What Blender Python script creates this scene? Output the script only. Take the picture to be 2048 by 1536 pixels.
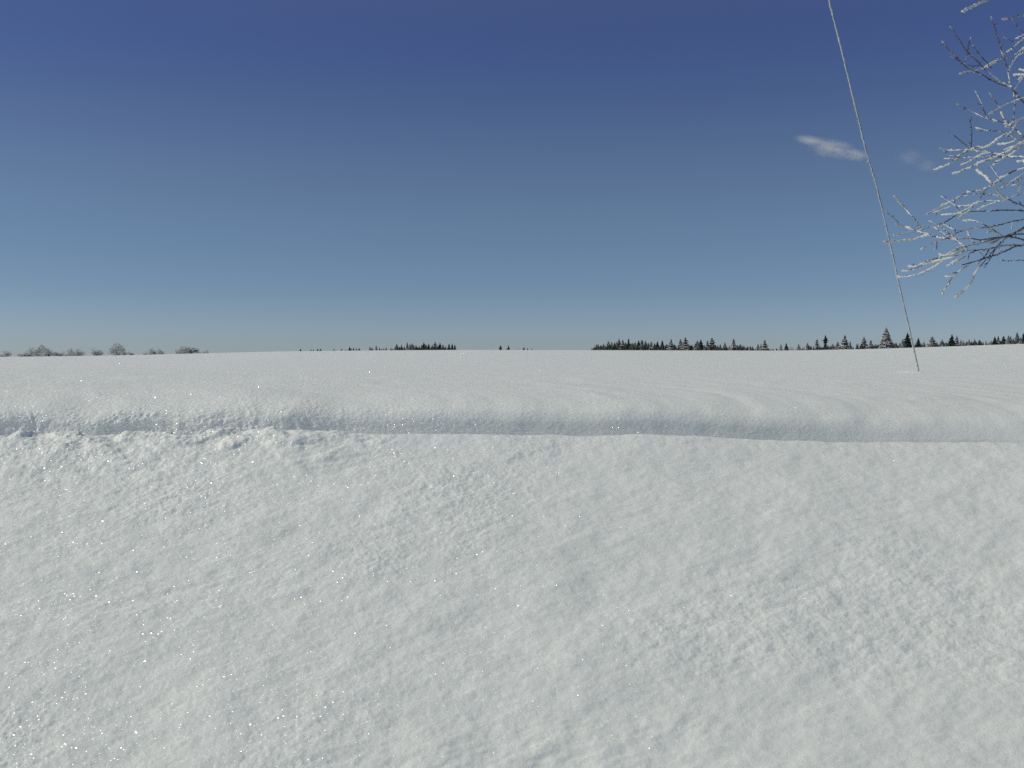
import bpy, bmesh, math, random
import numpy as np
from mathutils import Vector, Matrix

for o in list(bpy.data.objects):
    bpy.data.objects.remove(o)
SC = bpy.context.scene
COL = SC.collection
random.seed(7)

# ------------------------------------------------------------------ camera
F = 2196.0                                   # focal length in pixels of a 2048 px wide frame
TH = math.atan(50.0 / F)                     # slight downward tilt
cam_d = bpy.data.cameras.new('camera')
cam_d.sensor_width = 36.0
cam_d.lens = 36.0 * F / 2048.0
cam_d.clip_start = 0.05
cam_d.clip_end = 12000.0
cam = bpy.data.objects.new('camera', cam_d)
COL.objects.link(cam)
cam.location = (0, 0, 0)
cam.rotation_euler = (math.radians(90) - TH, 0, 0)
SC.camera = cam

def US(px, py):
    """view ray of a photo pixel as (x/y, z/y)"""
    a = (px - 1024.0) / F
    b = (768.0 - py) / F
    yw = math.cos(TH) + b * math.sin(TH)
    zw = b * math.cos(TH) - math.sin(TH)
    return a / yw, zw / yw

# ------------------------------------------------------------------ light
SUN_AZ = math.radians(-92.5)                 # measured from +Y, negative = to the left
SUN_EL = math.radians(38.5)
w = bpy.data.worlds.new("World")
SC.world = w
w.use_nodes = True
nt = w.node_tree
nt.nodes.clear()
sky = nt.nodes.new('ShaderNodeTexSky')
sky.sky_type = 'NISHITA'
sky.sun_disc = False
sky.sun_elevation = SUN_EL
sky.sun_rotation = SUN_AZ
sky.altitude = 600
sky.air_density = 1.0
sky.dust_density = 0.4
sky.ozone_density = 2.2
hs = nt.nodes.new('ShaderNodeHueSaturation')
hs.inputs['Saturation'].default_value = 0.85
hs.inputs['Value'].default_value = 1.0
bg = nt.nodes.new('ShaderNodeBackground')
bg.inputs['Strength'].default_value = 0.10
out = nt.nodes.new('ShaderNodeOutputWorld')
nt.links.new(sky.outputs[0], hs.inputs['Color'])
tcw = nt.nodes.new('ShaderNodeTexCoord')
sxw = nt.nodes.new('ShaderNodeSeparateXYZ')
crw = nt.nodes.new('ShaderNodeValToRGB')           # sky tint by height: paler low, deeper higher, added fill light out of view
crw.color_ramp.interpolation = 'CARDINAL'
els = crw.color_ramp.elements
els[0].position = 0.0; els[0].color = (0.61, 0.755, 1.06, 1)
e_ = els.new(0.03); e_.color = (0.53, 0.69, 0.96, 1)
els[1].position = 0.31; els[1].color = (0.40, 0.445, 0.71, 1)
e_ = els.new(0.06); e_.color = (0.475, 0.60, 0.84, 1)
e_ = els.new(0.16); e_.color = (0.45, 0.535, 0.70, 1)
e_ = els.new(0.6); e_.color = (1.05, 0.91, 0.70, 1)  # overhead sky, unseen, made brighter and warmer to lift the snow's shadows
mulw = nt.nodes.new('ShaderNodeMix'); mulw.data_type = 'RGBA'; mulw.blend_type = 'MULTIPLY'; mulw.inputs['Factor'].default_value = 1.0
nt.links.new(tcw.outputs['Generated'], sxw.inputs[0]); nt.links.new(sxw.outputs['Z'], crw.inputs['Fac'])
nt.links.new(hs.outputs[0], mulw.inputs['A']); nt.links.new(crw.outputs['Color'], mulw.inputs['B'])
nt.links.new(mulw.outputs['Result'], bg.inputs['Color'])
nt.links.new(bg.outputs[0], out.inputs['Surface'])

sun_d = bpy.data.lights.new('sun', 'SUN')
sun_d.energy = 3.05
sun_d.angle = math.radians(0.53)
sun_d.color = (1.0, 0.945, 0.785)
sun = bpy.data.objects.new('sun', sun_d)
COL.objects.link(sun)
sd = Vector((math.sin(SUN_AZ) * math.cos(SUN_EL), math.cos(SUN_AZ) * math.cos(SUN_EL), math.sin(SUN_EL)))
sun.rotation_euler = (-sd).to_track_quat('-Z', 'Y').to_euler()
sun.location = sd * 50

SC.view_settings.view_transform = 'Standard'
SC.view_settings.look = 'None'
SC.view_settings.gamma = 1.0
SC.view_settings.use_curve_mapping = False
SC.view_settings.exposure = -0.34

SC.render.engine = 'CYCLES'
cy = SC.cycles
cy.max_bounces = 8
cy.diffuse_bounces = 4
cy.glossy_bounces = 3
cy.transmission_bounces = 5
cy.volume_bounces = 2
cy.transparent_max_bounces = 8
cy.sample_clamp_indirect = 3.0
cy.use_denoising = False
cy.use_adaptive_sampling = True
cy.adaptive_threshold = 0.015

# ------------------------------------------------------------------ numpy noise
rng = np.random.RandomState(11)
PERM = rng.permutation(256)
PERM = np.concatenate([PERM, PERM, PERM]).astype(np.int32)
GR = rng.normal(size=(256, 3)).astype(np.float32)
GR /= np.linalg.norm(GR, axis=1)[:, None]

def noise3(p):
    """gradient noise, p (..., 3) -> about -1..1"""
    p = p.astype(np.float32)
    i = np.floor(p).astype(np.int32)
    f = p - i
    i &= 255
    u = f * f * f * (f * (f * 6 - 15) + 10)
    res = 0
    for dx in (0, 1):
        wx = u[..., 0] if dx else 1 - u[..., 0]
        for dy in (0, 1):
            wy = u[..., 1] if dy else 1 - u[..., 1]
            for dz in (0, 1):
                wz = u[..., 2] if dz else 1 - u[..., 2]
                h = PERM[PERM[PERM[(i[..., 0] + dx) & 255] + ((i[..., 1] + dy) & 255)] + ((i[..., 2] + dz) & 255)]
                g = GR[h]
                d = g[..., 0] * (f[..., 0] - dx) + g[..., 1] * (f[..., 1] - dy) + g[..., 2] * (f[..., 2] - dz)
                res = res + wx * wy * wz * d
    return res * 1.5

def fbm(p, octaves=3, gain=0.5, lac=2.03):
    a, s, tot = 1.0, 0, 0
    for k in range(octaves):
        s = s + a * noise3(p + 17.3 * k)
        tot += a
        a *= gain
        p = p * lac
    return s / tot

def sstep(a, b, x):
    t = np.clip((x - a) / (b - a), 0, 1)
    return t * t * (3 - 2 * t)

# ------------------------------------------------------------------ object helpers
def tag(o, label=None, cat=None, group=None, kind=None):
    if label: o['label'] = label
    if cat: o['category'] = cat
    if group: o['group'] = group
    if kind: o['kind'] = kind
    return o

def empty(name, loc):
    o = bpy.data.objects.new(name, None)
    o.empty_display_size = 0.2
    COL.objects.link(o)
    o.location = loc
    return o

def link_mesh(name, me, parent=None):
    o = bpy.data.objects.new(name, me)
    COL.objects.link(o)
    if parent is not None:
        o.parent = parent
    return o

class MB:
    def __init__(self):
        self.v = []
        self.f = []
    def tube(self, pts, rad, n=6, jitter=0.0, rnd=random, cap=True):
        """a tapered tube along pts; jitter makes it lumpy"""
        pts = [Vector(p) for p in pts]
        m = len(pts)
        base = len(self.v)
        up = Vector((0.13, 0.37, 0.92)).normalized()
        for i, p in enumerate(pts):
            a = pts[max(i - 1, 0)]
            b = pts[min(i + 1, m - 1)]
            t = (b - a)
            if t.length < 1e-9: t = Vector((0, 0, 1))
            t.normalize()
            s = t.cross(up)
            if s.length < 1e-3: s = t.cross(Vector((1, 0, 0)))
            s.normalize()
            c = s.cross(t).normalized()
            for k in range(n):
                ang = 2 * math.pi * k / n
                r = rad[i] * (1 + jitter * rnd.uniform(-1, 1))
                self.v.append(p + s * (math.cos(ang) * r) + c * (math.sin(ang) * r))
        for i in range(m - 1):
            for k in range(n):
                k2 = (k + 1) % n
                self.f.append((base + i * n + k, base + i * n + k2, base + (i + 1) * n + k2, base + (i + 1) * n + k))
        if cap:
            for i, sgn in ((0, -1), (m - 1, 1)):
                a = pts[i]
                d = (pts[i] - pts[i - sgn if 0 <= i - sgn < m else i])
                ci = len(self.v)
                self.v.append(a + d.normalized() * rad[i] * 0.8 if d.length > 1e-9 else a)
                for k in range(n):
                    k2 = (k + 1) % n
                    q = (base + i * n + k2, base + i * n + k) if sgn < 0 else (base + i * n + k, base + i * n + k2)
                    self.f.append((ci,) + (q if sgn > 0 else q))
    def blob(self, c, r, rnd=random, jit=0.25, sx=1, sy=1, sz=1, sub=1):
        bm = bmesh.new()
        bmesh.ops.create_icosphere(bm, subdivisions=sub, radius=1.0)
        base = len(self.v)
        for v in bm.verts:
            q = v.co * (1 + rnd.uniform(-jit, jit))
            self.v.append(Vector(c) + Vector((q.x * sx * r, q.y * sy * r, q.z * sz * r)))
        for f_ in bm.faces:
            self.f.append(tuple(base + v.index for v in f_.verts))
        bm.free()
    def mesh(self, name, mat, smooth=True):
        me = bpy.data.meshes.new(name)
        me.from_pydata([tuple(v) for v in self.v], [], self.f)
        me.materials.append(mat)
        if smooth:
            me.polygons.foreach_set('use_smooth', [True] * len(me.polygons))
        me.update()
        return me
    def build(self, name, mat, parent=None, smooth=True):
        return link_mesh(name, self.mesh(name, mat, smooth), parent)

# ------------------------------------------------------------------ materials
def newmat(name):
    m = bpy.data.materials.new(name)
    m.use_nodes = True
    n = m.node_tree
    for x in list(n.nodes):
        if x.type != 'OUTPUT_MATERIAL' and x.type != 'BSDF_PRINCIPLED':
            n.nodes.remove(x)
    return m, n, n.nodes['Principled BSDF'], n.nodes['Material Output']

def snow_material():
    m, n, bs, out = newmat('snow')
    N, L = n.nodes.new, n.links.new
    tc = N('ShaderNodeTexCoord')
    # very slight natural tone variation (older, icier grains)
    n1 = N('ShaderNodeTexNoise'); n1.inputs['Scale'].default_value = 5.0; n1.inputs['Detail'].default_value = 5
    L(tc.outputs['Object'], n1.inputs['Vector'])
    cr = N('ShaderNodeValToRGB')
    cr.color_ramp.elements[0].position = 0.3; cr.color_ramp.elements[0].color = (0.81, 0.835, 0.815, 1)
    cr.color_ramp.elements[1].position = 0.7; cr.color_ramp.elements[1].color = (0.86, 0.88, 0.86, 1)
    L(n1.outputs['Fac'], cr.inputs['Fac'])
    L(cr.outputs['Color'], bs.inputs['Base Color'])
    bs.inputs['Roughness'].default_value = 0.55
    bs.inputs['Specular IOR Level'].default_value = 0.25
    bs.subsurface_method = 'RANDOM_WALK'
    bs.inputs['Subsurface Weight'].default_value = 0.75
    bs.inputs['Subsurface Radius'].default_value = (1.0, 0.97, 0.94)
    bs.inputs['Subsurface Scale'].default_value = 0.0085
    # grain
    b1 = N('ShaderNodeTexNoise'); b1.inputs['Scale'].default_value = 260; b1.inputs['Detail'].default_value = 3
    b1.inputs['Roughness'].default_value = 0.65
    L(tc.outputs['Object'], b1.inputs['Vector'])
    bp = N('ShaderNodeBump'); bp.inputs['Strength'].default_value = 0.4; bp.inputs['Distance'].default_value = 0.0022
    L(b1.outputs['Fac'], bp.inputs['Height'])
    L(bp.outputs['Normal'], bs.inputs['Normal'])
    # ice crystals lying at random angles: the few that face halfway to the sun glint
    last = bs.outputs[0]
    geo = N('ShaderNodeNewGeometry')
    # crystals lie thicker in some patches, and thickest towards the left of the bank
    sxx = N('ShaderNodeSeparateXYZ'); L(tc.outputs['Object'], sxx.inputs[0])
    mrx = N('ShaderNodeMapRange'); mrx.inputs['From Min'].default_value = -0.7; mrx.inputs['From Max'].default_value = 0.7
    mrx.inputs['To Min'].default_value = 1.08; mrx.inputs['To Max'].default_value = 0.42
    L(sxx.outputs['X'], mrx.inputs['Value'])
    pn = N('ShaderNodeTexNoise'); pn.inputs['Scale'].default_value = 9; pn.inputs['Detail'].default_value = 3
    L(tc.outputs['Object'], pn.inputs['Vector'])
    pr = N('ShaderNodeMapRange'); pr.inputs['From Min'].default_value = 0.35; pr.inputs['From Max'].default_value = 0.65
    pr.inputs['To Min'].default_value = 0.55; pr.inputs['To Max'].default_value = 1.1
    L(pn.outputs['Fac'], pr.inputs['Value'])
    dens = N('ShaderNodeMath'); dens.operation = 'MULTIPLY'; L(mrx.outputs[0], dens.inputs[0]); L(pr.outputs[0], dens.inputs[1])
    for scale, rad, rough, fac, tilt in ((430.0, 0.45, 0.22, 0.035, 1.9), (210.0, 0.25, 0.26, 0.10, 2.0), (150.0, 0.13, 0.10, 0.40, 2.2), (95.0, 0.15, 0.07, 0.45, 2.2)):
        vo = N('ShaderNodeTexVoronoi'); vo.inputs['Scale'].default_value = scale
        L(tc.outputs['Object'], vo.inputs['Vector'])
        sub = N('ShaderNodeVectorMath'); sub.operation = 'SUBTRACT'; sub.inputs[1].default_value = (0.5, 0.5, 0.5)
        L(vo.outputs['Color'], sub.inputs[0])
        sc = N('ShaderNodeVectorMath'); sc.operation = 'SCALE'; sc.inputs['Scale'].default_value = tilt
        L(sub.outputs[0], sc.inputs[0])
        ad = N('ShaderNodeVectorMath'); ad.operation = 'ADD'
        L(sc.outputs[0], ad.inputs[0]); L(geo.outputs['True Normal'], ad.inputs[1])
        nm = N('ShaderNodeVectorMath'); nm.operation = 'NORMALIZE'
        L(ad.outputs[0], nm.inputs[0])
        gl = N('ShaderNodeBsdfGlossy'); gl.inputs['Roughness'].default_value = rough
        gl.inputs['Color'].default_value = (0.9, 0.93, 0.95, 1)
        L(nm.outputs[0], gl.inputs['Normal'])
        lt = N('ShaderNodeMath'); lt.operation = 'LESS_THAN'; lt.inputs[1].default_value = rad
        dm = N('ShaderNodeMath'); dm.operation = 'MULTIPLY'; dm.inputs[1].default_value = rad
        L(dens.outputs[0], dm.inputs[0]); L(dm.outputs[0], lt.inputs[1])
        L(vo.outputs['Distance'], lt.inputs[0])
        ml = N('ShaderNodeMath'); ml.operation = 'MULTIPLY'; ml.inputs[1].default_value = fac
        L(lt.outputs[0], ml.inputs[0])
        L(ml.outputs[0], gl.inputs['Color'])
        mx = N('ShaderNodeAddShader')
        L(last, mx.inputs[0]); L(gl.outputs[0], mx.inputs[1])
        last = mx.outputs[0]
    L(last, out.inputs['Surface'])
    return m

def rime_material(name, col, rough=0.3, spec=0.6):
    m, n, bs, out = newmat(name)
    N, L = n.nodes.new, n.links.new
    tc = N('ShaderNodeTexCoord')
    n1 = N('ShaderNodeTexNoise'); n1.inputs['Scale'].default_value = 120; n1.inputs['Detail'].default_value = 3
    L(tc.outputs['Object'], n1.inputs['Vector'])
    cr = N('ShaderNodeValToRGB')
    cr.color_ramp.elements[0].position = 0.35; cr.color_ramp.elements[0].color = tuple(c * 0.72 for c in col) + (1,)
    cr.color_ramp.elements[1].position = 0.6; cr.color_ramp.elements[1].color = tuple(col) + (1,)
    L(n1.outputs['Fac'], cr.inputs['Fac']); L(cr.outputs['Color'], bs.inputs['Base Color'])
    bs.inputs['Roughness'].default_value = rough
    bs.inputs['Specular IOR Level'].default_value = spec
    bp = N('ShaderNodeBump'); bp.inputs['Strength'].default_value = 0.6; bp.inputs['Distance'].default_value = 0.001
    n2 = N('ShaderNodeTexNoise'); n2.inputs['Scale'].default_value = 700
    L(tc.outputs['Object'], n2.inputs['Vector']); L(n2.outputs['Fac'], bp.inputs['Height']); L(bp.outputs['Normal'], bs.inputs['Normal'])
    tr = N('ShaderNodeBsdfTranslucent'); L(cr.outputs['Color'], tr.inputs['Color'])
    mx = N('ShaderNodeMixShader'); mx.inputs[0].default_value = 0.35
    L(bs.outputs[0], mx.inputs[1]); L(tr.outputs[0], mx.inputs[2]); L(mx.outputs[0], out.inputs['Surface'])
    return m

def simple(name, col, rough=0.7, vary=0.3, scale=40, spec=0.3, metal=0.0):
    m, n, bs, out = newmat(name)
    N, L = n.nodes.new, n.links.new
    tc = N('ShaderNodeTexCoord')
    n1 = N('ShaderNodeTexNoise'); n1.inputs['Scale'].default_value = scale; n1.inputs['Detail'].default_value = 4
    L(tc.outputs['Object'], n1.inputs['Vector'])
    cr = N('ShaderNodeValToRGB')
    cr.color_ramp.elements[0].position = 0.3; cr.color_ramp.elements[0].color = tuple(c * (1 - vary) for c in col) + (1,)
    cr.color_ramp.elements[1].position = 0.7; cr.color_ramp.elements[1].color = tuple(min(1, c * (1 + vary)) for c in col) + (1,)
    L(n1.outputs['Fac'], cr.inputs['Fac']); L(cr.outputs['Color'], bs.inputs['Base Color'])
    bs.inputs['Roughness'].default_value = rough
    bs.inputs['Specular IOR Level'].default_value = spec
    bs.inputs['Metallic'].default_value = metal
    return m

def needle_material(name, green, snow_amount):
    """needles with snow lodged on upward faces"""
    m, n, bs, out = newmat(name)
    N, L = n.nodes.new, n.links.new
    geo = N('ShaderNodeNewGeometry')
    tc = N('ShaderNodeTexCoord')
    sx = N('ShaderNodeSeparateXYZ'); L(geo.outputs['Normal'], sx.inputs[0])
    n1 = N('ShaderNodeTexNoise'); n1.inputs['Scale'].default_value = 1.3; n1.inputs['Detail'].default_value = 5
    L(tc.outputs['Object'], n1.inputs['Vector'])
    n2 = N('ShaderNodeTexNoise'); n2.inputs['Scale'].default_value = 9; n2.inputs['Detail'].default_value = 2
    L(tc.outputs['Object'], n2.inputs['Vector'])
    a = N('ShaderNodeMath'); a.operation = 'ADD'; L(sx.outputs['Z'], a.inputs[0]); L(n1.outputs['Fac'], a.inputs[1])
    gt = N('ShaderNodeMapRange'); gt.inputs['From Min'].default_value = 1.45 - snow_amount; gt.inputs['From Max'].default_value = 1.65 - snow_amount
    L(a.outputs[0], gt.inputs['Value'])
    cr = N('ShaderNodeValToRGB')
    cr.color_ramp.elements[0].position = 0.35; cr.color_ramp.elements[0].color = tuple(c * 0.6 for c in green) + (1,)
    cr.color_ramp.elements[1].position = 0.65; cr.color_ramp.elements[1].color = tuple(c * 1.4 for c in green) + (1,)
    L(n2.outputs['Fac'], cr.inputs['Fac'])
    mx = N('ShaderNodeMix'); mx.data_type = 'RGBA'
    L(gt.outputs[0], mx.inputs['Factor']); L(cr.outputs['Color'], mx.inputs['A']); mx.inputs['B'].default_value = (0.6, 0.61, 0.62, 1)
    L(mx.outputs['Result'], bs.inputs['Base Color'])
    bs.inputs['Roughness'].default_value = 0.8
    bs.inputs['Specular IOR Level'].default_value = 0.15
    return m

M_SNOW = snow_material()
M_RIME = rime_material('rime', (0.87, 0.92, 0.95))
M_GLAZE = rime_material('clear_glaze', (0.62, 0.65, 0.63), rough=0.24, spec=1.0)
M_BARK = simple('bark', (0.075, 0.05, 0.042), 0.8, 0.35, 60)
M_TWIG = simple('twig_bark', (0.055, 0.03, 0.028), 0.55, 0.3, 90, spec=0.5)
M_CABLE = simple('cable_steel', (0.16, 0.16, 0.165), 0.5, 0.3, 150, spec=0.5, metal=0.3)
M_SPRUCE = needle_material('spruce_needles', (0.030, 0.040, 0.033), 0.10)
M_SPRUCE_F = needle_material('spruce_needles_snowy', (0.055, 0.060, 0.056), 0.46)
M_SPRUCE_P = needle_material('spruce_needles_rimed', (0.13, 0.125, 0.13), 0.45)
M_FROSTWOOD = simple('rimed_twigs', (0.66, 0.67, 0.68), 0.85, 0.3, 3)
M_FROSTGREEN = simple('rimed_green_twigs', (0.16, 0.17, 0.15), 0.85, 0.3, 3)
M_LADEN = simple('snow_laden_twigs', (0.7, 0.71, 0.72), 0.8, 0.2, 3)

_g = M_GLAZE.node_tree
_o = _g.nodes['Material Output']
_src = _o.inputs['Surface'].links[0].from_socket
_gl = _g.nodes.new('ShaderNodeBsdfGlossy'); _gl.inputs['Roughness'].default_value = 0.30
_mx = _g.nodes.new('ShaderNodeMixShader'); _mx.inputs[0].default_value = 0.4
_g.links.new(_src, _mx.inputs[1]); _g.links.new(_gl.outputs[0], _mx.inputs[2]); _g.links.new(_mx.outputs[0], _o.inputs['Surface'])

# ------------------------------------------------------------------ snow terrain
def interp_px(xs, ys):
    return lambda x: np.interp(x, xs, ys)
horizon_px = interp_px([-6000, -800, 0, 128, 250, 486, 560, 760, 950, 1400, 1560, 1720, 1860, 2048, 2900, 7000],
                       [716, 717, 714.0, 712.6, 710.8, 705.4, 703.6, 701.6, 700.7, 701.8, 702.2, 699.6, 695.5, 689.3, 672, 660])
crest_px = interp_px([-3000, 0, 90, 170, 260, 400, 520, 600, 700, 760, 870, 1040, 1160, 1270, 1390, 1500, 1640, 1760, 1880, 2048, 5000],
                     [880, 868, 866, 874, 866, 868, 862, 858, 866, 867, 865, 867, 870, 866, 869, 876, 881, 883, 883, 883, 900])

def smooth_cols(a, k):
    ker = np.hanning(2 * k + 3)[1:-1]; ker /= ker.sum()
    pad = np.pad(a, (k, k), mode='edge')
    return np.convolve(pad, ker, mode='valid')

# columns: dense in the middle, sparse outside
uc = np.linspace(-0.56, 0.56, 1500)
side = 0.56 + (np.linspace(0, 1, 150)[1:] ** 1.8) * 3.4
U = np.concatenate([-side[::-1], uc, side])
NC = len(U)
PX = 1024 + U * F
hz = smooth_cols(horizon_px(PX), 40)
cz = smooth_cols(crest_px(PX), 9)
def Sarr(py):
    b = (768.0 - py) / F
    return (b * math.cos(TH) - math.sin(TH)) / (math.cos(TH) + b * math.sin(TH))
one = np.ones(NC)
lipt = np.interp(PX, [-500, 0, 700, 1400, 2048, 2600], [-10, -8, -2, 4, 12, 16])     # lip top sinks to the right
wob = noise3(np.stack([U * 4.0, one * 3.3, one * 0.7], -1))
wob2 = noise3(np.stack([U * 11.0, one * 9.3, one * 5.7], -1))
soft = sstep(1500, 2100, PX)                                                          # the face is gentler on the right
knots = []   # (Y array, z array, rows to next)
def K(Y, z, rows): knots.append((Y * one, z * one, rows))
def KP(Y, py, rows):
    Yr = Y * one
    knots.append((Yr, Sarr(py * one) * Yr, rows))
K(-25, -1.15, 4); K(-3, -1.10, 6); K(-0.6, -1.0, 10); K(0.4, -0.87, 14)
K(1.0, -0.70, 60)
KP(1.45, 1536, 220)
KP(1.80 + 0.01 * wob, 1195, 190)
KP(2.10 + 0.01 * wob, 975, 110)
KP(2.28 + 0.015 * wob, cz + 3, 26)
cY, cZ, _ = knots[-1]
K(cY + 0.05, cZ - 0.010 + 0.007 * soft, 10)
K(cY + 0.12, cZ - 0.042 + 0.026 * soft, 16)
fY = 2.47 + 0.006 * wob + 0.005 * wob2
KP(fY + 0.008, cz + 12, 30)
KP(fY + 0.011 + 0.010 * soft, cz - 6, 40)
KP(fY + 0.013 + 0.024 * soft, cz - 23 + 2 * wob, 40)
KP(fY + 0.023 + 0.038 * soft, cz - 40 + 3 * wob, 40)
KP(fY + 0.054 + 0.050 * soft, cz - 57 + 3 * wob, 40)
KP(fY + 0.18 + 0.07 * soft, 786 + lipt + 3 * wob2, 40)
KP(2.95 + 0.05 * soft, 766 + lipt, 36)
KP(3.3 * one, 751 + lipt * 0.75, 30)
KP(4.0, 742 + lipt * 0.45, 30)
for Y, g, rows in ((6, .80, 24), (10, .60, 24), (30, .26, 16), (90, .07, 10), (180, .012, 8), (250, 0.0, 4)):
    KP(Y, hz + (744 + lipt * 0.4 - hz) * g, rows)
zl = knots[-1][1]
K(420, zl, 4); K(1500, zl * 0.9, 4); K(6000, zl * 0.5, 0)

KY = np.array([k[0] for k in knots]); KZ = np.array([k[1] for k in knots])
def tang(A):
    d = A[1:] - A[:-1]
    t = np.zeros_like(A)
    a, b = d[:-1], d[1:]
    same = a * b > 0
    t[1:-1] = np.where(same, 2 * a * b / np.where(same, a + b, 1), 0)
    t[0] = d[0]; t[-1] = d[-1]
    return t
TY, TZ = tang(KY), tang(KZ)
rowsY, rowsZ, rowT = [], [], []
for i in range(len(knots) - 1):
    r = knots[i][2]
    for q in range(r):
        t = q / r
        h0 = 2 * t**3 - 3 * t**2 + 1; h1 = t**3 - 2 * t**2 + t; h2 = -2 * t**3 + 3 * t**2; h3 = t**3 - t**2
        rowsY.append(h0 * KY[i] + h1 * TY[i] + h2 * KY[i + 1] + h3 * TY[i + 1])
        rowsZ.append(h0 * KZ[i] + h1 * TZ[i] + h2 * KZ[i + 1] + h3 * TZ[i + 1])
        rowT.append(i + t)
rowsY.append(KY[-1]); rowsZ.append(KZ[-1]); rowT.append(len(knots) - 1)
GY = np.array(rowsY); GZ = np.array(rowsZ); RT = np.array(rowT)[:, None] * np.ones((1, NC))
spread = np.where(GY < 1.0, 1.0 - 0.55 * np.tanh((1.0 - GY) / 1.3) , GY)
spread = np.where(GY < 1.0, np.maximum(spread, 0.45), spread)
spread = np.where(GY < 0, 0.45 - GY * 0.8, spread)
GX = U[None, :] * spread
P = np.stack([GX, GY, GZ], -1)
NR = P.shape[0]

def grid_normals(P):
    dx = np.gradient(P, axis=1); dy = np.gradient(P, axis=0)
    n = np.cross(dx, dy)
    n /= np.maximum(np.linalg.norm(n, axis=-1, keepdims=True), 1e-12)
    return n
Nn = grid_normals(P)
Yc = np.clip(GY, 0.8, 30)
left = 1 - sstep(-0.25, 0.30, GX / Yc)                       # grainier on the left
near = 1 - sstep(3.2, 6.0, GY)
fore = 1 - sstep(8.9, 9.6, RT)                               # the bank in front
lip = sstep(10.2, 11.5, RT) * (1 - sstep(17.5, 20.0, RT))    # the face behind it
crumb = (1 - sstep(-0.23, -0.10, GX / Yc + 0.04 * fbm(P * 3, 2))) * sstep(7.0, 8.1, RT) * (1 - sstep(13.5, 15.5, RT))
crumb2 = (1 - sstep(-0.33, -0.02, GX / Yc)) * sstep(6.0, 7.6, RT) * (1 - sstep(12.0, 13.0, RT))
rot = lambda P, a: np.stack([P[..., 0] * math.cos(a) - P[..., 1] * math.sin(a), P[..., 0] * math.sin(a) + P[..., 1] * math.cos(a), P[..., 2]], -1)
Q = rot(P, math.radians(-22))
An = np.stack([Q[..., 0] * 0.62, Q[..., 1] * 1.0, Q[..., 2] * 1.0], -1)     # stretched, slanting up to the right
D = np.zeros(P.shape[:2])
calm = 1 - 0.75 * np.exp(-((RT - 8.0) / 0.9) ** 2)
D += fore * calm * 0.0060 * fbm(An * 4.2, 2)
D += fore * (0.4 + 0.6 * calm) * 0.0066 * fbm(An * 13 + 5, 4, 0.55)
patch = sstep(-0.05, 0.45, fbm(P * 2.6 + 40, 2))
D += fore * (0.35 + 0.65 * patch) * (0.0033 * fbm(P * np.array([34, 45, 45]) + 9, 4, 0.65))
D += near * (0.30 + 0.70 * left) * (0.45 + 0.55 * patch) * 0.0018 * fbm(P * np.array([115, 135, 135]) + 3, 2, 0.8)
# crusty broken ledges low in the middle and to the right
led = fore * sstep(0.05, 0.5, fbm(An * np.array([2.2, 3.4, 3.4]) + 71, 2)) * (1 - sstep(5.9, 6.7, RT))
rid = fbm(An * np.array([11, 15, 15]) + 23, 4, 0.65) * 1.5
D += led * 0.0045 * rid
# diagonal wind flutes on the lip
arc = (GY - 2.55) * 0.75 - GZ * 1.3
flute = noise3(np.stack([(GX + arc * 0.75) * 11.0, arc * 2.2, np.zeros_like(GX)], -1)) + \
    0.5 * noise3(np.stack([(GX + arc * 0.8) * 25.0, arc * 5.0, np.ones_like(GX) * 4], -1))
fl_amt = 0.25 + 0.75 * sstep(-0.16, 0.16, GX / Yc)
D += (sstep(12.6, 14.6, RT) * (1 - sstep(18.0, 20.5, RT))) * fl_amt * 0.0023 * flute
D += lip * 0.0020 * fbm(P * np.array([13, 18, 18]), 2)
# crumbled edge on the left
clod = sstep(-0.05, 0.35, noise3(P * np.array([15, 22, 22]) + 61))
D += crumb * (0.010 * noise3(P * 7 + 2) + 0.0036 * fbm(P * 34 + 3, 4, 0.66) + 0.0050 * clod * (1 - sstep(10.5, 12.5, RT))
              + 0.0030 * clod * fbm(P * 120, 2, 0.8)) + crumb2 * (0.0026 * fbm(P * 60, 3, 0.75))
edge = np.exp(-((RT - 8.0) / 0.7) ** 2) * (1 - sstep(-0.20, -0.02, GX / Yc))
D += edge * (0.0075 * np.maximum(fbm(P * np.array([17, 24, 24]) + 88, 4, 0.7), -0.2) + 0.004 * clod)
D += crumb2 * (-0.0040) * sstep(0.05, 0.5, fbm(P * np.array([11, 17, 17]) + 17, 3, 0.6)) * fore
D += lip * (0.35 + 0.65 * left) * 0.0009 * fbm(P * 120 + 8, 2, 0.7)
# irregular rim along the crest
rim = np.exp(-((RT - 8.0) / 0.45) ** 2)
D += rim * (0.0040 * fbm(P * np.array([9, 4, 4]) + 50, 5, 0.7))
# wind-packed field
D += sstep(17.5, 19.5, RT) * np.clip(GY, 3, 12) / 4 * (1 - sstep(20, 45, GY)) * 0.0032 * fbm(rot(P, math.radians(12)) * np.array([1.3, 3.6, 1]) + 31, 3, 0.55)
rt = sstep(0.30, 0.46, GX / Yc) * sstep(18.5, 19.5, RT) * (1 - sstep(14, 30, GY))
D += rt * np.clip(GY, 3, 12) / 4 * 0.0060 * fbm(rot(P, math.radians(10)) * np.array([2.2, 6.5, 1]) + 91, 3, 0.6)
P = P + Nn * D[..., None]
WU, WS = US(1838, 742)
# the little collar of drifted snow round the foot of the guy wire
wy = 4.0
near_w = np.exp(-(((P[..., 0] - (WU * wy - 0.02)) / 0.035) ** 2 + ((P[..., 1] - wy - 0.02) / 0.10) ** 2))
P[..., 2] += 0.007 * near_w * (1 + 0.5 * noise3(P * 60))

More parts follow.
